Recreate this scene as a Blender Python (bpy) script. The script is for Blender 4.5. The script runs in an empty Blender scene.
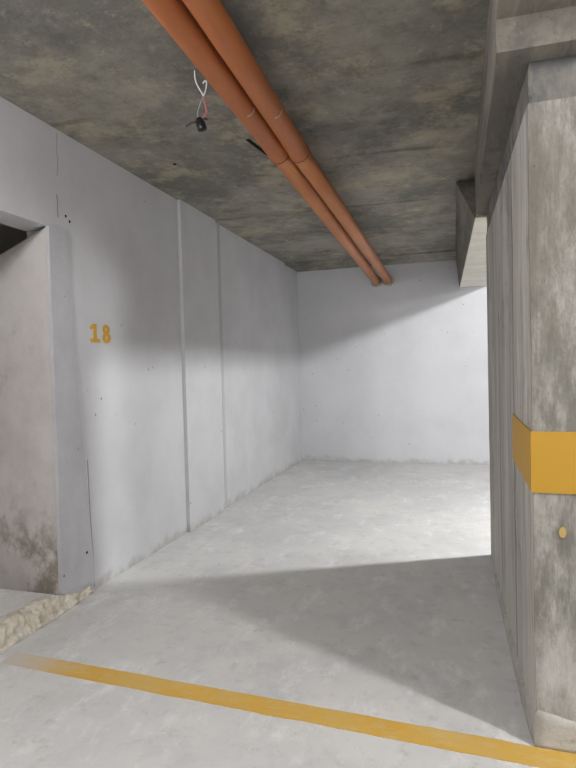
import bpy, bmesh, math, random
from mathutils import Vector, Matrix, noise
random.seed(7)
scene = bpy.context.scene
COL = scene.collection

# ------------------------------------------------------------------ camera
YAW, PITCH, ROLL, FPX, CAMH = 0.287843, -0.0276226, -0.0255262, 571.18, 1.40
fw = Vector((-math.sin(YAW)*math.cos(PITCH), math.cos(YAW)*math.cos(PITCH), math.sin(PITCH)))
rt = Vector((math.cos(YAW), math.sin(YAW), 0)); up = rt.cross(fw)
r2 = rt*math.cos(ROLL) + up*math.sin(ROLL); u2 = -rt*math.sin(ROLL) + up*math.cos(ROLL)
cam_data = bpy.data.cameras.new('camera'); cam = bpy.data.objects.new('camera', cam_data)
COL.objects.link(cam); scene.camera = cam
M = Matrix((r2, u2, -fw)).transposed().to_4x4(); M.translation = Vector((0, 0, CAMH))
cam.matrix_world = M
cam_data.sensor_fit = 'VERTICAL'; cam_data.sensor_height = 36.0
cam_data.lens = 36.0*FPX/768.0
cam_data.clip_start = 0.05

# ------------------------------------------------------------------ world, lamps, exposure
world = bpy.data.worlds.new('garage_world'); scene.world = world
world.use_nodes = True
world.node_tree.nodes['Background'].inputs[0].default_value = (0.8, 0.85, 0.9, 1)
world.node_tree.nodes['Background'].inputs[1].default_value = 0.0
def lamp(name, loc, power, radius, col):
    d = bpy.data.lights.new(name, 'POINT'); d.energy = power; d.shadow_soft_size = radius; d.color = col
    o = bpy.data.objects.new(name, d); o.location = loc; COL.objects.link(o); return o
lamp('lamp_bay', (1.25, 4.86, 2.748), 325, 0.05, (0.965, 0.98, 1.0))      # ceiling lamp of the bay behind the pillar
lamp('lamp_aisle', (2.25, 1.15, 2.70), 245, 0.12, (0.98, 0.985, 1.0))    # ceiling lamp of the aisle, right of the camera
lamp('lamp_fill', (-1.60, 0.0, 2.59), 155, 0.12, (0.98, 0.985, 1.0))       # unseen lamp set as fill, left of the camera
scene.view_settings.view_transform = 'Standard'
scene.view_settings.look = 'None'
scene.view_settings.gamma = 1.0
scene.view_settings.use_curve_mapping = False
scene.view_settings.exposure = 0.0

# ------------------------------------------------------------------ materials
def srgb(r, g, b):
    f = lambda c: (c/255/12.92) if c/255 <= 0.04045 else ((c/255+0.055)/1.055)**2.4
    return (f(r), f(g), f(b), 1)

class NT:
    def __init__(s, name, rough=0.85, spec=0.25):
        s.m = bpy.data.materials.new(name); s.m.use_nodes = True
        s.t = s.m.node_tree; s.b = s.t.nodes['Principled BSDF']
        s.b.inputs['Roughness'].default_value = rough
        s.b.inputs['Specular IOR Level'].default_value = spec
        s.co = s.t.nodes.new('ShaderNodeTexCoord').outputs['Object']
        s.h = None
    def n(s, k): return s.t.nodes.new('ShaderNode'+k)
    def l(s, a, b): s.t.links.new(a, b)
    def mapped(s, scale=(1, 1, 1), loc=(0, 0, 0)):
        m = s.n('Mapping'); s.l(s.co, m.inputs[0]); m.inputs['Scale'].default_value = scale
        m.inputs['Location'].default_value = loc; return m.outputs[0]
    def noise(s, scale, detail=6, rough=0.6, vec=(1, 1, 1), loc=(0, 0, 0), dist=0.0):
        t = s.n('TexNoise'); s.l(s.mapped(vec, loc), t.inputs['Vector'])
        t.inputs['Scale'].default_value = scale; t.inputs['Detail'].default_value = detail
        t.inputs['Roughness'].default_value = rough; t.inputs['Distortion'].default_value = dist
        return t.outputs['Fac']
    def voro(s, scale, vec=(1, 1, 1), loc=(0, 0, 0)):
        t = s.n('TexVoronoi'); s.l(s.mapped(vec, loc), t.inputs['Vector'])
        t.inputs['Scale'].default_value = scale; return t.outputs['Distance']
    def ramp(s, f, a, b, lo=0.0, hi=1.0):
        r = s.n('MapRange'); r.interpolation_type = 'SMOOTHSTEP'
        s.l(f, r.inputs['Value'])
        for k, v in zip(('From Min', 'From Max', 'To Min', 'To Max'), (a, b, lo, hi)): r.inputs[k].default_value = v
        return r.outputs['Result']
    def math(s, op, a, b):
        m = s.n('Math'); m.operation = op
        for i, v in enumerate((a, b)):
            if isinstance(v, (int, float)): m.inputs[i].default_value = v
            else: s.l(v, m.inputs[i])
        return m.outputs[0]
    def axis(s, i):
        x = s.n('SeparateXYZ'); s.l(s.co, x.inputs[0]); return x.outputs[i]
    def mix(s, f, a, b):
        m = s.n('Mix'); m.data_type = 'RGBA'
        for k, v in ((0, f), (6, a), (7, b)):
            if isinstance(v, (int, float)): m.inputs[k].default_value = v
            elif isinstance(v, tuple): m.inputs[k].default_value = v
            else: s.l(v, m.inputs[k])
        return m.outputs[2]
    def bump(s, h, strength=0.3, dist=0.01):
        b = s.n('Bump'); b.inputs['Strength'].default_value = strength; b.inputs['Distance'].default_value = dist
        s.l(h, b.inputs['Height'])
        if s.h is not None: s.l(s.h, b.inputs['Normal'])
        s.h = b.outputs[0]
    def done(s, c):
        if isinstance(c, tuple): s.b.inputs['Base Color'].default_value = c
        else: s.l(c, s.b.inputs['Base Color'])
        if s.h is not None: s.l(s.h, s.b.inputs['Normal'])
        return s.m

def mat_white_wall(name, base, dark, loc=(0, 0, 0), dirt=True):
    t = NT(name, 0.8, 0.2)
    c = t.mix(t.ramp(t.noise(1.3, 8, 0.65, loc=loc), 0.35, 0.7), base, dark)
    c = t.mix(t.ramp(t.noise(5, 6, 0.7, vec=(1, 1, 0.25), loc=loc), 0.52, 0.75, 0, 0.35), c, dark)
    pit = t.ramp(t.voro(7.5, loc=loc), 0.045, 0.075, 1, 0)
    gate = t.ramp(t.noise(2.6, 3, loc=(5, 2, 1)), 0.47, 0.53)
    c = t.mix(t.math('MULTIPLY', t.math('MULTIPLY', pit, gate), 0.75), c, srgb(95, 92, 92))
    if dirt:   # splash dirt along the foot of the wall, broken up by noise
        z = t.axis(2)
        e = t.math('ADD', z, t.math('MULTIPLY', t.noise(7, 5, 0.7, loc=loc), -0.30))
        c = t.mix(t.ramp(e, -0.18, -0.07, 0.55, 0.0), c, srgb(150, 144, 134))
    t.bump(t.noise(2.5, 6, 0.6, loc=loc), 0.35, 0.02)
    if not dirt: t.bump(t.noise(9, 8, 0.75), 0.6, 0.02)
    t.bump(t.noise(45, 4, 0.6), 0.25, 0.004)
    t.bump(pit, 0.4, -0.004)
    return t.done(c)

M_WALL = mat_white_wall('white_painted_concrete', srgb(204, 204, 206), srgb(193, 193, 195))
M_BACK = mat_white_wall('white_painted_back_wall', srgb(208, 208, 211), srgb(200, 200, 203), (4, 1, 7))
M_PLASTER = mat_white_wall('grey_white_plaster', srgb(196, 195, 199), srgb(180, 179, 183), (9, 3, 2), False)

def mat_floor():
    t = NT('grey_cement_floor', 0.6, 0.35)
    c = t.mix(t.ramp(t.noise(0.9, 8, 0.65, dist=0.4), 0.36, 0.64), srgb(198, 198, 198), srgb(210, 209, 207))
    c = t.mix(t.ramp(t.noise(2.6, 9, 0.75, loc=(3, 3, 0)), 0.48, 0.68, 0, 0.55), c, srgb(182, 182, 183))
    c = t.mix(t.ramp(t.noise(5, 9, 0.8, vec=(1, 0.5, 1), loc=(1, 7, 0)), 0.5, 0.66, 0, 0.7), c, srgb(228, 227, 226))
    c = t.mix(t.ramp(t.noise(11, 9, 0.8, loc=(2, 2, 0)), 0.52, 0.68, 0, 0.55), c, srgb(168, 166, 164))
    c = t.mix(t.ramp(t.noise(1.4, 5, 0.7, loc=(11, 4, 0)), 0.60, 0.72, 0, 0.3), c, srgb(200, 188, 168))
    t.bump(t.noise(7, 8, 0.7), 0.2, 0.01); t.bump(t.noise(60, 4, 0.6), 0.2, 0.002)
    return t.done(c)
M_FLOOR = mat_floor()

def mat_ceiling():
    t = NT('raw_concrete_ceiling', 0.9, 0.15)
    c = t.mix(t.ramp(t.noise(1.1, 9, 0.72), 0.38, 0.62), srgb(122, 120, 114), srgb(160, 155, 144))
    c = t.mix(t.ramp(t.noise(2.3, 10, 0.75, loc=(4, 1, 0)), 0.50, 0.64, 0, 0.65), c, srgb(186, 176, 152))
    c = t.mix(t.ramp(t.noise(3.1, 10, 0.78, loc=(8, 5, 0)), 0.48, 0.70, 0, 0.65), c, srgb(92, 91, 87))
    # a few board lines left by the formwork
    w = t.n('TexWave'); w.wave_type = 'BANDS'; w.bands_direction = 'Y'
    t.l(t.mapped((1, 1, 1)), w.inputs[0]); w.inputs['Scale'].default_value = 0.27; w.inputs['Distortion'].default_value = 1.2
    w.inputs['Detail'].default_value = 3; w.inputs['Detail Scale'].default_value = 1.5
    ln = t.math('MULTIPLY', t.ramp(w.outputs['Fac'], 0.988, 1.0, 0, 0.4), t.ramp(t.noise(1.3, 4, loc=(2, 8, 0)), 0.45, 0.6))
    c = t.mix(ln, c, srgb(58, 58, 54))
    c = t.mix(t.ramp(t.noise(8, 9, 0.8, dist=0.3), 0.54, 0.70, 0, 0.45), c, srgb(206, 200, 184))
    c = t.mix(t.ramp(t.noise(20, 7, 0.8, loc=(3, 8, 0)), 0.56, 0.7, 0, 0.55), c, srgb(92, 91, 88))
    t.bump(t.noise(4, 8, 0.75), 0.4, 0.02); t.bump(t.noise(30, 5, 0.7), 0.35, 0.006)
    return t.done(c)
M_CEIL = mat_ceiling()

def mat_formed(name, a, b, d, sx=(1, 1, 0.12), pale=None, stain_and_shade=False):
    """board-formed concrete: streaks running along the boards"""
    t = NT(name, 0.85, 0.2)
    c = t.mix(t.ramp(t.noise(6, 7, 0.7, vec=sx), 0.36, 0.64), a, b)
    c = t.mix(t.ramp(t.noise(17, 6, 0.75, vec=sx, loc=(3, 1, 2)), 0.53, 0.68, 0, 0.65), c, d)
    c = t.mix(t.ramp(t.noise(2.2, 7, 0.75, loc=(1, 6, 3)), 0.52, 0.7, 0, 0.55), c, d)
    if pale: c = t.mix(t.ramp(t.noise(9, 6, 0.75, vec=sx, loc=(7, 7, 1)), 0.58, 0.72, 0, 0.7), c, pale)
    if stain_and_shade:   # mottled cement skin; front side also darkened to stand in for weaker light
        fr = t.ramp(t.math('ADD', t.axis(1), t.math('MULTIPLY', t.noise(30, 4), 0.02)), 2.225, 2.25, 1, 0)
        sp = t.ramp(t.noise(10, 9, 0.8, vec=(1, 1, 0.3), loc=(2, 2, 9)), 0.40, 0.62, 0.3, 0.9)
        c = t.mix(t.math('MULTIPLY', fr, sp), c, srgb(112, 109, 101))
        # paler cement in patches towards the floor; brownish mottling on the darkened front
        zz = t.math('ADD', t.axis(2), t.math('MULTIPLY', t.noise(6, 7, 0.75), 0.8))
        c = t.mix(t.ramp(zz, 0.45, 0.95, 0.45, 0), c, srgb(206, 204, 198))
        c = t.mix(t.math('MULTIPLY', fr, t.ramp(t.noise(3, 8, 0.75, vec=(1, 1, 0.4), loc=(3, 3, 3)), 0.42, 0.62, 0, 0.6)), c, srgb(104, 97, 87))
        bl = t.ramp(t.noise(14, 2, 0.5, vec=(1, 1, 0.02), loc=(8, 1, 0)), 0.60, 0.66, 0, 0.6)
        c = t.mix(bl, c, srgb(92, 91, 87))
    pit = t.ramp(t.voro(26, vec=(1, 1, 0.6)), 0.05, 0.10, 1, 0)
    gate = t.ramp(t.noise(4, 3, loc=(5, 2, 1)), 0.52, 0.58)
    c = t.mix(t.math('MULTIPLY', t.math('MULTIPLY', pit, gate), 0.6), c, srgb(66, 64, 58))
    t.bump(t.noise(9, 6, 0.7, vec=sx), 0.5, 0.015); t.bump(t.noise(50, 5, 0.7), 0.4, 0.004)
    return t.done(c)
M_PIER = mat_formed('board_formed_pillar_concrete', srgb(160, 156, 149), srgb(194, 190, 182), srgb(108, 105, 100), (1, 1, 0.06), pale=srgb(214, 211, 205), stain_and_shade=True)
M_SKIRT = mat_formed('pale_cement_skirt', srgb(170, 167, 160), srgb(190, 187, 180), srgb(140, 137, 130), (1, 1, 1))
M_HEAD = mat_formed('pillar_head_concrete', srgb(96, 95, 95), srgb(132, 127, 116), srgb(72, 72, 76), (1, 1, 0.5), pale=srgb(160, 153, 132))
M_BEAM = mat_formed('beam_concrete', srgb(112, 108, 102), srgb(140, 134, 123), srgb(80, 78, 75), (1, 0.14, 1), pale=srgb(172, 164, 148))
M_BEAMW = mat_formed('whitewashed_beam_concrete', srgb(214, 210, 198), srgb(228, 224, 214), srgb(196, 190, 176), (0.3, 1, 1))

def mat_alcove():
    t = NT('stained_alcove_plaster', 0.85, 0.2)
    c = t.mix(t.ramp(t.noise(1.6, 8, 0.7), 0.35, 0.68), srgb(212, 207, 205), srgb(194, 188, 184))
    c = t.mix(t.ramp(t.noise(4, 7, 0.75, loc=(2, 9, 1)), 0.55, 0.72, 0, 0.45), c, srgb(158, 150, 138))
    # damp patches in the lower part
    low = t.ramp(t.axis(2), 0.25, 0.85, 1, 0)
    blot = t.ramp(t.noise(3.1, 7, 0.7, loc=(0, 4, 2)), 0.45, 0.62)
    c = t.mix(t.math('MULTIPLY', t.math('MULTIPLY', low, blot), 0.8), c, srgb(128, 118, 100))
    t.bump(t.noise(5, 7, 0.7), 0.35, 0.015); t.bump(t.noise(45, 4, 0.6), 0.2, 0.003)
    return t.done(c)
M_ALC = mat_alcove()

def mat_void():
    t = NT('dark_unpainted_concrete', 0.95, 0.1)
    return t.done(t.mix(t.noise(3, 6), srgb(182, 178, 170), srgb(200, 196, 188)))
M_VOID = mat_void()

def mat_rubble():
    t = NT('broken_cement', 0.95, 0.15)
    c = t.mix(t.ramp(t.noise(9, 8, 0.75), 0.36, 0.64), srgb(208, 198, 180), srgb(226, 220, 208))
    c = t.mix(t.ramp(t.noise(22, 8, 0.8, loc=(2, 1, 4)), 0.57, 0.72, 0, 0.7), c, srgb(128, 116, 98))
    t.bump(t.noise(16, 9, 0.8), 0.8, 0.02); t.bump(t.noise(70, 5, 0.7), 0.5, 0.005)
    return t.done(c)
M_RUB = mat_rubble()

def mat_yellow(name, wear, conc):
    t = NT(name, 0.6, 0.35)
    c = t.mix(t.noise(3, 6, 0.7), srgb(214, 168, 64), srgb(200, 152, 52))
    w = t.ramp(t.noise(9, 8, 0.8, vec=(1, 1.6, 1)), 0.60-wear, 0.82-wear*0.6, 0, 0.75)
    c = t.mix(w, c, conc)
    t.bump(t.noise(40, 5, 0.7), 0.2, 0.003)
    return t, c
t, c = mat_yellow('worn_yellow_floor_paint', 0.15, srgb(206, 190, 140))
x = t.axis(0)   # the paint is rubbed off at the end by the opening
f = t.ramp(t.math('ADD', x, t.math('MULTIPLY', t.noise(7, 6, 0.8), -0.5)), -2.38, -1.95, 0.95, 0)
M_LINE = t.done(t.mix(f, t.mix(t.ramp(t.noise(2.2, 7, 0.75, loc=(4, 4, 0)), 0.4, 0.7, 0.1, 0.6), c, srgb(204, 178, 116)), srgb(196, 192, 184)))
t, c = mat_yellow('yellow_pillar_paint', -0.05, srgb(170, 130, 60)); M_BAND = t.done(t.mix(0.75, c, srgb(176, 134, 42)))
t, c = mat_yellow('yellow_number_paint', 0.0, srgb(206, 176, 120)); M_NUM = t.done(c)

def mat_pipe(name, a, b, d):
    t = NT(name, 0.48, 0.4)
    c = t.mix(t.ramp(t.noise(5, 6, 0.7, vec=(1, 0.3, 1)), 0.35, 0.65), a, b)
    c = t.mix(t.ramp(t.noise(3, 7, 0.8, loc=(3, 3, 3)), 0.55, 0.72, 0, 0.5), c, d)
    t.bump(t.noise(30, 4, 0.6), 0.06, 0.003)
    return t.done(c)
M_PIPE = mat_pipe('orange_sewer_pipe', srgb(188, 114, 66), srgb(176, 103, 57), srgb(170, 112, 74))
M_PIPE2 = mat_pipe('pale_orange_sewer_pipe', srgb(192, 128, 86), srgb(180, 117, 77), srgb(172, 126, 94))  # paler orange for the far length
M_RUBBER = NT('dark_seal_ring', 0.7, 0.3).done(srgb(92, 44, 26))
M_STRAP = NT('pale_strap', 0.5, 0.5).done(srgb(200, 186, 172))
M_STRAPD = NT('dusty_strap', 0.6, 0.4).done(srgb(168, 132, 108))
M_BLACK = NT('black_bakelite', 0.4, 0.5).done(srgb(26, 27, 28))
M_METALD = NT('dull_dark_metal', 0.55, 0.5).done(srgb(58, 58, 58))
M_WIREW = NT('white_wire', 0.5, 0.4).done(srgb(226, 224, 222))
M_WIREP = NT('pink_wire', 0.5, 0.4).done(srgb(205, 108, 116))
M_WIREB = NT('pale_blue_wire', 0.5, 0.4).done(srgb(140, 160, 166))
M_CRACK = NT('dark_crack', 0.95, 0.1).done(srgb(36, 33, 29))
M_MORTAR = mat_formed('grey_mortar', srgb(150, 148, 136), srgb(176, 172, 160), srgb(120, 116, 100), (1, 1, 1))

# ------------------------------------------------------------------ mesh helpers
def link(name, bm, mat, parent=None, smooth=False):
    bmesh.ops.recalc_face_normals(bm, faces=bm.faces)
    me = bpy.data.meshes.new(name); bm.to_mesh(me); bm.free()
    if mat: me.materials.append(mat)
    if smooth:
        for p in me.polygons: p.use_smooth = True
    o = bpy.data.objects.new(name, me); COL.objects.link(o)
    if parent is not None:
        o.parent = parent
        o.matrix_parent_inverse = Matrix.Translation(-parent.location)
    return o
def empty(name, loc, label, cat, group=None):
    o = bpy.data.objects.new(name, None); o.empty_display_size = 0.1; COL.objects.link(o)
    o.location = loc; tag(o, label, cat, group); return o
def tag(o, label, cat, group=None):
    o['label'] = label; o['category'] = cat
    if group: o['group'] = group
    return o
def struct(name, bm, mat, label=None, parent=None):
    o = link(name, bm, mat, parent); o['kind'] = 'structure'
    if label: o['label'] = label
    return o
def box(bm, lo, hi):
    v = [bm.verts.new((x, y, z)) for x in (lo[0], hi[0]) for y in (lo[1], hi[1]) for z in (lo[2], hi[2])]
    for f in ((0, 1, 3, 2), (4, 6, 7, 5), (0, 4, 5, 1), (2, 3, 7, 6), (0, 2, 6, 4), (1, 5, 7, 3)):
        bm.faces.new([v[i] for i in f])
    return v
def BOX(lo, hi):
    bm = bmesh.new(); box(bm, lo, hi); return bm
def prism(bm, poly, vec):
    """poly: 3D points, extruded by vec"""
    a = [bm.verts.new(p) for p in poly]; b = [bm.verts.new(Vector(p)+Vector(vec)) for p in poly]
    bm.faces.new(a); bm.faces.new(list(reversed(b)))
    for i in range(len(a)):
        j = (i+1) % len(a); bm.faces.new((a[i], b[i], b[j], a[j]))
def tube(bm, pts, radii, seg=24, caps=True):
    pts = [Vector(p) for p in pts]
    if isinstance(radii, (int, float)): radii = [radii]*len(pts)
    rings = []
    ref = Vector((0, 0, 1))
    for i, p in enumerate(pts):
        d = (pts[min(i+1, len(pts)-1)] - pts[max(i-1, 0)]).normalized()
        if abs(d.dot(ref)) > 0.95: r_ = Vector((1, 0, 0))
        else: r_ = ref
        a = d.cross(r_).normalized(); b = d.cross(a).normalized()
        rings.append([bm.verts.new(p + (a*math.cos(2*math.pi*k/seg) + b*math.sin(2*math.pi*k/seg))*radii[i]) for k in range(seg)])
    for i in range(len(rings)-1):
        for k in range(seg):
            bm.faces.new((rings[i][k], rings[i][(k+1) % seg], rings[i+1][(k+1) % seg], rings[i+1][k]))
    if caps:
        bm.faces.new(rings[0]); bm.faces.new(list(reversed(rings[-1])))
def bevel(bm, w, seg=2, ang=0.6):
    es = [e for e in bm.edges if len(e.link_faces) == 2 and e.calc_face_angle(0) > ang]
    bmesh.ops.bevel(bm, geom=es, offset=w, segments=seg, affect='EDGES', profile=0.6)
def rough(bm, amp, scale, seed=0.0, keep=lambda c: False):
    for v in bm.verts:
        if keep(v.co): continue
        q = v.co*scale + Vector((seed, seed*2, seed*3))
        v.co += Vector((noise.noise(q), noise.noise(q+Vector((17, 3, 5))), noise.noise(q+Vector((5, 31, 9)))))*amp
def wavy(bm, cuts_len):
    """cut long edges so that they can be displaced"""
    for _ in range(6):
        es = [e for e in bm.edges if e.calc_length() > cuts_len]
        if not es: break
        bmesh.ops.subdivide_edges(bm, edges=es, cuts=1, use_grid_fill=True)

# ------------------------------------------------------------------ the room
XL, YB, ZC = -2.268, 8.303, 2.861        # face of left wall, face of back wall, slab soffit
XR, YR = 4.6, -4.0                       # far right wall and rear wall of this part of the garage
TH = 0.20
LZ = 0.10                                # height of the raised floor in the opening
OY0, OY1, OZ = 0.55, 2.812, 2.262        # opening in the left wall
struct('floor', BOX((-4.6, YR, -0.2), (XR, YB, 0)), M_FLOOR, 'grey cement garage floor')
struct('ceiling', BOX((-4.6, YR-0.2, ZC), (XR+0.2, YB+0.2, ZC+0.2)), M_CEIL, 'raw stained concrete ceiling slab')
struct('wall_back', BOX((-4.6, YB, -0.2), (XR, YB+0.2, ZC)), M_BACK, 'white painted end wall')
struct('wall_right', BOX((XR, YR, -0.2), (XR+0.2, YB+0.2, ZC)), M_WALL)
struct('wall_rear', BOX((-4.6, YR-0.2, -0.2), (XR+0.2, YR, ZC)), M_WALL)
bm = bmesh.new()      # left wall, one skin with the opening cut out
OJ = OY1 + 0.07     # the alcove wall runs out to the wall face and forms the jamb
prism(bm, [(XL, YR, 0), (XL, OY0, 0), (XL, OY0, OZ), (XL, OJ, OZ), (XL, OJ, 0), (XL, YB, 0), (XL, YB, ZC), (XL, YR, ZC)], (-TH, 0, 0))
wl = struct('wall_left', bm, M_WALL, 'white painted left wall with an opening')
# pilaster on the left wall
bm = BOX((XL-0.001, 4.46, 0), (XL+0.032, 5.20, ZC)); 
bevel(bm, 0.006)
struct('trim_1', bm, M_WALL, 'flat white pilaster on the left wall')
# shallow dropped strip of the slab along the back wall
struct('trim_2', BOX((XL, 7.66, ZC-0.022), (XR, YB, ZC+0.01)), M_CEIL, 'shallow concrete drop along the top of the end wall')
# grey plaster strip beside the opening with a wavy edge, raised a little from the wall
pts = [(OY1, 0.10), (OY1, OZ)]
edge = [(2.85, 2.272), (2.91, 2.285), (2.95, 2.275), (2.980, 2.235), (2.985, 2.16), (2.972, 2.03), (2.985, 1.85), (2.998, 1.62), (3.012, 1.42), (3.03, 1.235), (3.045, 1.05), (3.075, 0.85), (3.09, 0.6), (3.105, 0.4), (3.12, 0.2), (3.125, 0.06)]
bm = bmesh.new()
prism(bm, [(XL-0.01, y, z) for y, z in pts+edge], (0.024, 0, 0))
bevel(bm, 0.007, 3)
struct('plaster_strip', bm, M_PLASTER, 'grey plaster strip', wl)
# thin cracks and joints of the left wall, plus a painted strip of shade
def ribbon(name, path, w, parent, mat=M_CRACK):
    bm = bmesh.new()
    for (y0, z0), (y1, z1) in zip(path, path[1:]):
        d = Vector((0, y1-y0, z1-z0)).normalized(); n = Vector((0, -d.z, d.y))*w/2
        a, b = Vector((XL+0.0005, y0, z0)), Vector((XL+0.0005, y1, z1))
        prism(bm, [a-n, a+n, b+n, b-n], (0.0015, 0, 0))
    return struct(name, bm, mat, None, parent)
t = NT('grey_hairline', 0.9, 0.1); M_HAIR = t.done(srgb(150, 147, 146))
ribbon('hairline_crack', [(2.912, 2.335), (2.909, 2.38), (2.913, 2.43), (2.908, 2.47)], 0.008, wl, M_HAIR)
ribbon('hairline_crack', [(2.93, 2.84), (2.922, 2.72), (2.928, 2.66), (2.915, 2.58)], 0.004, wl, M_HAIR)
M_SHADE = NT('grey_painted_shade', 0.9, 0.1).done(srgb(186, 185, 186))
ribbon('shade_strip', [(5.345, 0.0), (5.345, 1.4), (5.34, ZC)], 0.06, wl, M_SHADE)  # flat grey strip standing in for the soft shade past the pilaster
ribbon('plaster_edge', [(y+0.004, z) for y, z in edge[3:]], 0.012, wl, M_HAIR)
for hy, hz in ((3.055, 0.272), (2.885, 2.262), (2.985, 2.36), (3.02, 2.335)):
    bm = bmesh.new(); tube(bm, [(XL-0.01, hy, hz), (XL+0.0155 if hy < 3.06 and hz < 2 else XL+0.001, hy, hz)], 0.009, 10); struct('wall_hole', bm, M_CRACK, None, wl)
ribbon('hairline_crack', [(3.14, 0.02), (3.136, 0.25), (3.12, 0.5), (3.112, 0.85)], 0.006, wl, M_HAIR)

# the alcove behind the opening
ALX = -4.4
def aly(x): return OY1 + 0.27*(XL - x)
def alz(x): return OZ - 0.004 - 0.235*(XL - x)
bm = bmesh.new()
x0, x1 = XL-0.001, -3.9
prism(bm, [(x0, aly(x0), 0), (x1, aly(x1), 0), (x1, aly(x1), alz(x1)), (x0, aly(x0), alz(x0))], (0, 0.11, 0))
struct('wall_alcove', bm, M_ALC, 'stained plaster wall inside the opening')
struct('wall_alcove_side', BOX((-4.6, YR, -0.2), (ALX, YB, ZC)), M_VOID)
struct('wall_alcove_front', BOX((ALX, 0.2, 0), (XL-TH, 0.35, ZC)), M_VOID)
struct('wall_alcove_rear', BOX((ALX, 4.6, 0), (XL-TH, 4.75, ZC)), M_VOID)
struct('ceiling_alcove', BOX((ALX, 0.35, 2.55), (XL-TH, 4.6, 2.65)), M_VOID)

# ------------------------------------------------------------------ raised cement ledge in the opening
led = empty('cement_ledge', (XL, 1.7, 0), 'low raised cement ledge with broken front edge, inside the opening of the left wall', 'ledge')
bm = BOX((-4.35, 0.4, 0.0), (XL-0.03, 2.80, LZ)); link('slab_top', bm, M_FLOOR, led)
# broken edge: a rough bead along the front of the ledge, dying out below the plaster strip
bm = bmesh.new(); N = 330; rings = []
prof = [(-0.10, 0.0), (-0.10, 1.0), (-0.04, 1.03), (-0.005, 0.97), (0.018, 0.66), (0.028, 0.25), (0.045, 0.0)]
PR = 20
for i in range(N+1):
    y = 0.56 + (3.13-0.56)*i/N
    k = min(1.0, max(0.0, (3.13-y)/0.42)); k = k**0.7
    hgt = LZ*(0.22+0.82*k); dep = 0.25+0.75*k
    ring = []
    back = -0.10 if y < 2.80 else -0.001
    for j in range(PR+1):
        s = j/PR*(len(prof)-1); a = int(min(s, len(prof)-2)); fr = s-a
        px = prof[a][0]*(1-fr)+prof[a+1][0]*fr; pz = prof[a][1]*(1-fr)+prof[a+1][1]*fr
        px = max(px, back)
        if px > 0: px *= dep
        p = Vector((XL+px, y, pz*hgt))
        q = Vector((p.x*9, y*9, p.z*9)); q2 = q*3.1
        if 0 < j < PR:
            am = 0.012*noise.noise(q)+0.017*noise.noise(q2)+0.011*noise.noise(q*8)
            p += Vector((am if px > -0.05 else 0, 0.3*am, 0.7*am))
            p.z = max(p.z, 0.001)
        ring.append(bm.verts.new(p))
    rings.append(ring)
for a, b in zip(rings, rings[1:]):
    for j in range(PR): bm.faces.new((a[j], a[j+1], b[j+1], b[j]))
    bm.faces.new((a[PR], a[0], b[0], b[PR]))
bm.faces.new(rings[0]); bm.faces.new(list(reversed(rings[-1])))
e = link('broken_edge', bm, M_RUB, led, True); e['label'] = 'rough broken cement edge'

# ------------------------------------------------------------------ concrete beam on the right
be = empty('concrete_beam', (0.3, 2.0, 2.46), 'long grey concrete beam under the ceiling, carried by the pillar', 'beam')
bm = BOX((0.150, YR, 2.575), (1.1, 2.12, ZC)); wavy(bm, 0.35); rough(bm, 0.006, 4, 1, lambda c: c.z > ZC-0.01)
link('beam_segment', bm, M_BEAM, be)['label'] = 'shallower stretch of beam in front of the pillar'
bm = BOX((0.150, 2.12, 2.462), (0.44, 4.42, ZC)); wavy(bm, 0.3); rough(bm, 0.006, 4, 2, lambda c: c.z > ZC-0.01)
box(bm, (0.44, 2.12, 2.462), (1.1, 2.50, ZC)); box(bm, (0.22, 4.40, 2.48), (0.438, 5.1, ZC))
link('beam_segment', bm, M_BEAM, be)['label'] = 'stretch of beam above the pillar'
bm = bmesh.new()       # haunched stretch behind the pillar: side slopes in from the slab
a = [(0.02, 4.85, ZC), (0.142, 4.42, 2.462), (0.44, 4.42, 2.462), (0.44, 4.85, ZC)]
b = [(0.012, YB, ZC), (0.050, YB, 2.468), (0.44, YB, 2.468), (0.44, YB, ZC)]
va = [bm.verts.new(p) for p in a]; vb = [bm.verts.new(p) for p in b]
bm.faces.new(va); bm.faces.new(list(reversed(vb)))
for i in range(4):
    j = (i+1) % 4; bm.faces.new((va[i], va[j], vb[j], vb[i]))
link('beam_segment', bm, M_BEAM, be)['label'] = 'sloping side of beam behind the pillar'
bm = bmesh.new()
prism(bm, [(0.148, 4.41, 2.455), (0.44, 4.41, 2.455), (0.44, YB, 2.461), (0.060, YB, 2.461)], (0, 0, 0.008))
link('whitewashed_soffit', bm, M_BEAMW, be)['label'] = 'pale whitewashed underside'

# ------------------------------------------------------------------ pillar
pi_ = empty('concrete_pillar', (0.45, 3.3, 0), 'wide board-marked concrete pillar with a yellow painted band, right of the parking bay', 'pillar')
FX, FY, BX, BY = 0.257, 2.215, 0.217, 4.38
PX = 0.72
def pier_bm(z0, z1, inset=0.0):
    bm = bmesh.new()
    prism(bm, [(FX+inset, FY+inset, z0), (PX, FY+inset, z0), (PX, BY, z0), (BX+inset, BY, z0)], (0, 0, z1-z0)); return bm
bm = pier_bm(0, 2.318)
bevel(bm, 0.008, 2)
wavy(bm, 0.22); rough(bm, 0.004, 5, 4, lambda c: c.z < 0.01)
link('shaft', bm, M_PIER, pi_)
bm = pier_bm(2.318, 2.462, 0.006); wavy(bm, 0.12); rough(bm, 0.007, 9, 6, lambda c: c.z > 2.455)
link('head', bm, M_HEAD, pi_)['label'] = 'rough top block of the pillar under the beam'
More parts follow.
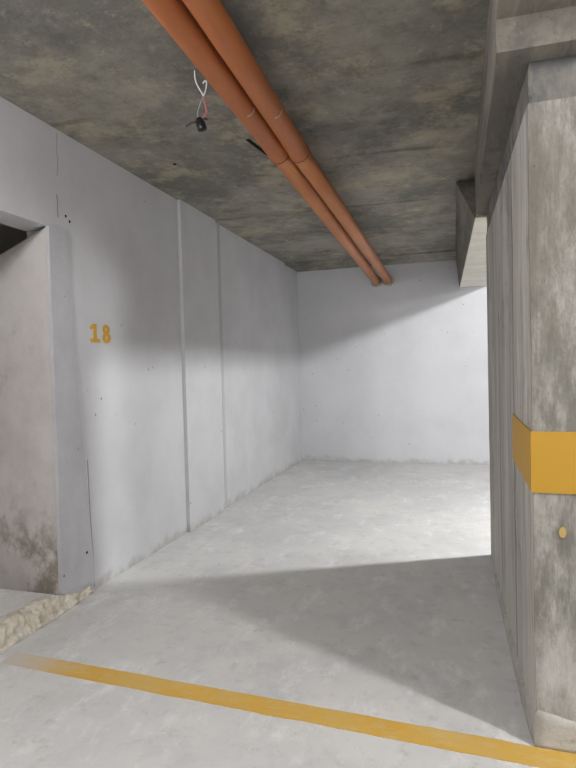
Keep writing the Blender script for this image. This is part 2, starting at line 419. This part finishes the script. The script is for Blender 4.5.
# cement skirt spread at the foot of the pillar
bm = bmesh.new(); prev = None
path = [(BX, 3.95), (BX+0.006, 3.6), (BX+0.013, 3.2), (BX+0.02, 2.8), (BX+0.028, 2.5), (FX-0.002, 2.30), (FX+0.005, FY-0.002), (0.36, FY-0.004), (0.5, FY-0.004), (PX, FY-0.004)]
outs = [(-1, 0)]*5 + [(-1, -0.2), (-0.8, -0.8), (-0.1, -1), (0, -1), (0, -1)]
wid = [0.003, 0.008, 0.010, 0.011, 0.012, 0.014, 0.016, 0.016, 0.015, 0.015]
hts = [0.02, 0.04, 0.05, 0.05, 0.06, 0.10, 0.15, 0.13, 0.10, 0.08]
for (px, py), (ox, oy), w, hh in zip(path, outs, wid, hts):
    sec = [(px-ox*0.02, py-oy*0.02, 0), (px+ox*w, py+oy*w, 0), (px+ox*w*0.55, py+oy*w*0.55, hh*0.35), (px+ox*0.007, py+oy*0.007, hh*0.8), (px-ox*0.02, py-oy*0.02, hh)]
    ring = [bm.verts.new(p) for p in sec]
    if prev:
        for j in range(5): bm.faces.new((prev[j], prev[(j+1) % 5], ring[(j+1) % 5], ring[j]))
    else: bm.faces.new(ring)
    prev = ring
bm.faces.new(list(reversed(prev)))
bmesh.ops.subdivide_edges(bm, edges=bm.edges[:], cuts=2, use_grid_fill=True)
rough(bm, 0.005, 14, 3, lambda c: c.z < 0.002)
link('cement_skirt', bm, M_SKIRT, pi_, True)['label'] = 'pale cement skirt at the foot'
# yellow band wrapping the front corner
def fx(y): return FX + (BX-FX)*(y-FY)/(BY-FY)
O = 0.0065
bm = bmesh.new()
ys = 2.80
outer = [(fx(ys)-O, ys), (FX-O, FY-O), (PX, FY-O)]
inner = [(fx(ys)+0.004, ys), (FX+0.004, FY+0.004), (PX, FY+0.004)]
zs = [(0.962, 1.164), (0.930, 1.150), (0.926, 1.148)]
V = [[bm.verts.new((p[0], p[1], z)) for p, z in ((o, lo), (o, hi), (n_, hi), (n_, lo))] for o, n_, (lo, hi) in zip(outer, inner, zs)]
for a, b in zip(V, V[1:]):
    for j in range(4): bm.faces.new((a[j], a[(j+1) % 4], b[(j+1) % 4], b[j]))
bm.faces.new(V[0]); bm.faces.new(list(reversed(V[-1])))
link('painted_band', bm, M_BAND, pi_)['label'] = 'yellow painted band'
bm = bmesh.new()
prism(bm, [(0.352+0.012*(1+0.3*noise.noise(Vector((k, 2, 1))))*math.cos(k*2*math.pi/14), FY-O, 0.79+0.020*(1+0.4*noise.noise(Vector((k, 5, 1))))*math.sin(k*2*math.pi/14)) for k in range(14)], (0, 0.01, 0))
t, c = mat_yellow('faded_yellow_splash', 0.16, srgb(176, 164, 120))
link('paint_splash', bm, t.done(t.mix(0.5, c, srgb(158, 148, 112))), pi_)['label'] = 'small yellow paint splash'

# ------------------------------------------------------------------ yellow line on the floor
bm = bmesh.new(); N = 90; prev = None
for i in range(N+1):
    s = i/N
    x = -2.16 + (0.72+2.16)*s
    yc = 2.275 + (2.147-2.275)*(x+2.085)/(2.32)
    w = 0.056
    n1 = 0.006*noise.noise(Vector((x*6, 1, 0)))+0.003*noise.noise(Vector((x*30, 2, 0)))
    n2 = 0.006*noise.noise(Vector((x*6, 7, 0)))+0.003*noise.noise(Vector((x*30, 9, 0)))
    ring = [bm.verts.new((x, yc+w+n1, -0.002)), bm.verts.new((x, yc+w+n1, 0.002)), bm.verts.new((x, yc-w+n2, 0.002)), bm.verts.new((x, yc-w+n2, -0.002))]
    if prev:
        for j in range(4): bm.faces.new((prev[j], prev[(j+1) % 4], ring[(j+1) % 4], ring[j]))
    else: bm.faces.new(ring)
    prev = ring
bm.faces.new(list(reversed(prev)))
tag(link('parking_line', bm, M_LINE), 'worn yellow line painted across the cement floor in front of the bay', 'floor line')

# ------------------------------------------------------------------ number 18 on the left wall
num = empty('parking_number', (XL, 3.295, 1.60), 'yellow painted number 18 on the white left wall', 'number')
def slab(bm, y0, y1, z0, z1, d=0.0045):
    prism(bm, [(XL-0.002, y0, z0), (XL-0.002, y1, z0), (XL-0.002, y1, z1), (XL-0.002, y0, z1)], (d, 0, 0))
bm = bmesh.new()
slab(bm, 3.219, 3.256, 1.605, 1.722)                       # stem
slab(bm, 3.188, 3.290, 1.601, 1.626, 0.0052)                       # foot serif
prism(bm, [(XL-0.002, 3.230, 1.722), (XL-0.002, 3.186, 1.706), (XL-0.002, 3.188, 1.684), (XL-0.002, 3.230, 1.694)], (0.0052, 0, 0))   # flag
d1 = link('digit', bm, M_NUM, num); d1['label'] = 'digit 1'
bm = bmesh.new()
def ring8(cy, cz, ry, rz, th, tz, h=0.0025):
    K = 28; V = []
    for k in range(K):
        a = 2*math.pi*k/K
        V.append([bm.verts.new((x, cy+(ry-t_)*math.cos(a), cz+(rz-u_)*math.sin(a))) for x, t_, u_ in ((XL-0.002, 0, 0), (XL+h, 0, 0), (XL+h, th, tz), (XL-0.002, th, tz))])
    for k in range(K):
        a, b = V[k], V[(k+1) % K]
        for j in range(4): bm.faces.new((a[j], a[(j+1) % 4], b[(j+1) % 4], b[j]))
ring8(3.362, 1.692, 0.042, 0.033, 0.031, 0.022)
ring8(3.364, 1.636, 0.047, 0.037, 0.034, 0.024, 0.0032)
d8 = link('digit', bm, M_NUM, num); d8['label'] = 'digit 8'

# ------------------------------------------------------------------ two orange drain pipes
def drain_pipe(axis, label, straps):
    """axis: points from the aisle to the end wall; the bell socket of the near length ends at the last but one"""
    P = [Vector(p) for p in axis]
    S, E = P[-2], P[-1]
    root = empty('drain_pipe', S, label, 'pipe', 'orange pipes under the ceiling')
    R_, RS = 0.057, 0.057
    d0 = (S-P[-3]).normalized(); d1 = (E-S).normalized()
    bm = bmesh.new(); pts = []; rad = []
    for a, b in zip(P[:-2], P[1:-1]):
        for i in range(8):
            p = a.lerp(b, i/8)
            if (p-S).length > 0.25: pts.append(p); rad.append(RS)
    for off, r in ((-0.19, RS), (-0.17, RS+0.003), (-0.03, RS+0.003), (-0.022, RS+0.007), (-0.004, RS+0.007), (0.0, RS+0.005)):
        pts.append(S+d0*off); rad.append(r)
    tube(bm, pts, rad, 40); link('pipe_length', bm, M_PIPE, root, True)
    bm = bmesh.new(); tube(bm, [S-d1*0.02, S.lerp(E, 0.5), E+d1*0.02], R_, 40)
    link('pipe_length', bm, M_PIPE2, root, True)['label'] = 'paler far length of pipe'
    bm = bmesh.new(); tube(bm, [S-d1*0.004, S+d1*0.003, S+d1*0.010], [RS+0.0055, RS+0.008, RS+0.003], 40)
    link('seal_ring', bm, M_RUBBER, root, True)
    for k, y in enumerate(straps):     # short wire clip under the pipe
        seg = max(i for i in range(len(P)-1) if P[i].y <= y)
        c_ = P[seg].lerp(P[seg+1], (y-P[seg].y)/(P[seg+1].y-P[seg].y))
        rr = (RS if seg < len(P)-2 else R_)+0.0015
        bm = bmesh.new()
        arc = [c_+Vector((rr*math.cos(a), 0.006*math.sin(3*a), -rr*math.sin(a))) for a in [0.25+0.95*i/20 for i in range(21)]]
        tube(bm, arc, 0.0028, 8)
        link('clip', bm, M_STRAP if k == 0 else M_STRAPD, root, True)['label'] = 'thin pale wire clip'
    bm = bmesh.new(); tube(bm, [E-d1*0.035, E-d1*0.02, E+d1*0.01], [R_+0.002, R_+0.014, R_+0.024], 32)
    rough(bm, 0.008, 14, axis[0][0]); link('mortar_collar', bm, M_MORTAR, root, True)
    return root
drain_pipe([(-1.0, -3.9, 2.795), (-1.006, 1.3, 2.775), (-1.010, 3.34, 2.70), (-1.085, YB, 2.612)], 'left of two orange drain pipes running under the ceiling into the end wall', [2.74, 4.50])
drain_pipe([(-0.86, -3.9, 2.795), (-0.862, 1.3, 2.775), (-0.890, 3.36, 2.70), (-0.918, YB, 2.616)], 'right of two orange drain pipes running under the ceiling into the end wall', [2.80, 4.60])

# dark crack and hole in the slab beside the pipes
ce = bpy.data.objects['ceiling']
bm = bmesh.new()
cp = [(-1.250, 3.46), (-1.235, 3.58), (-1.215, 3.72), (-1.185, 3.86), (-1.16, 3.95)]
for (xa, ya), (xb, yb) in zip(cp, cp[1:]):
    d = Vector((xb-xa, yb-ya, 0)).normalized(); n = Vector((-d.y, d.x, 0))*0.013
    a, b = Vector((xa, ya, ZC-0.004)), Vector((xb, yb, ZC-0.004))
    prism(bm, [a-n, a+n, b+n, b-n], (0, 0, 0.006))
struct('slab_crack', bm, M_CRACK, 'dark crack in the slab', ce)
bm = bmesh.new(); tube(bm, [(-1.885, 3.69, ZC-0.003), (-1.885, 3.69, ZC+0.01)], 0.014, 12); struct('slab_hole', bm, M_CRACK, None, ce)

# ------------------------------------------------------------------ dead lamp socket hanging on its wires
sx, sy = -1.200, 2.615
so = empty('lamp_socket', (sx, sy, 2.60), 'black empty lamp socket hanging from the ceiling on loose wires beside the pipes', 'lamp socket')
bm = bmesh.new()   # socket body, tipped a little towards the opening below
ax = Vector((0.25, 0.1, -0.95)).normalized(); c0 = Vector((sx+0.006, sy, 2.632))
tube(bm, [c0-ax*0.012, c0-ax*0.006, c0+ax*0.012, c0+ax*0.016, c0+ax*0.045, c0+ax*0.052, c0+ax*0.052, c0+ax*0.02],
     [0.008, 0.017, 0.019, 0.023, 0.024, 0.022, 0.017, 0.015], 24)
link('socket_body', bm, M_BLACK, so, True)
for pa, pb, r in (((sx, sy, 2.625), (sx-0.065, sy-0.01, 2.607), 0.006), ((sx+0.01, sy, 2.628), (sx+0.045, sy+0.01, 2.634), 0.0055)):
    bm = bmesh.new(); m_ = Vector(pa).lerp(Vector(pb), 0.5)+Vector((0, 0, 0.006))
    tube(bm, [pa, m_, pb], [r, r, r*0.8], 10); link('bracket_arm', bm, M_METALD, so, True)
def wire(pts, r, m, label):
    cu = [Vector(p) for p in pts]; out = []
    for i in range(len(cu)-1):     # Catmull-Rom
        p0, p1, p2, p3 = cu[max(i-1, 0)], cu[i], cu[i+1], cu[min(i+2, len(cu)-1)]
        for k in range(6):
            t_ = k/6
            out.append(0.5*((2*p1)+(p2-p0)*t_+(2*p0-5*p1+4*p2-p3)*t_*t_+(3*p1-p0-3*p2+p3)*t_**3))
    out.append(cu[-1])
    bm = bmesh.new(); tube(bm, out, r, 8); o = link('wire', bm, m, so, True); o['label'] = label
wire([(sx, sy-0.025, ZC+0.01), (sx-0.002, sy-0.02, 2.83), (sx+0.003, sy-0.01, 2.80), (sx+0.022, sy, 2.762), (sx+0.032, sy, 2.74)], 0.0035, M_WIREW, 'white wire')
wire([(sx+0.030, sy, 2.742), (sx+0.045, sy, 2.775), (sx+0.048, sy+0.004, 2.81), (sx+0.038, sy+0.004, 2.818), (sx+0.030, sy, 2.805)], 0.0035, M_WIREW, 'white looped wire end')
wire([(sx+0.032, sy, 2.745), (sx+0.034, sy, 2.715), (sx+0.042, sy, 2.69), (sx+0.040, sy+0.005, 2.66), (sx+0.02, sy, 2.64)], 0.0035, M_WIREP, 'pink wire')
wire([(sx+0.030, sy, 2.74), (sx+0.008, sy, 2.70), (sx-0.004, sy, 2.66), (sx+0.004, sy, 2.635)], 0.003, M_WIREB, 'pale blue wire')
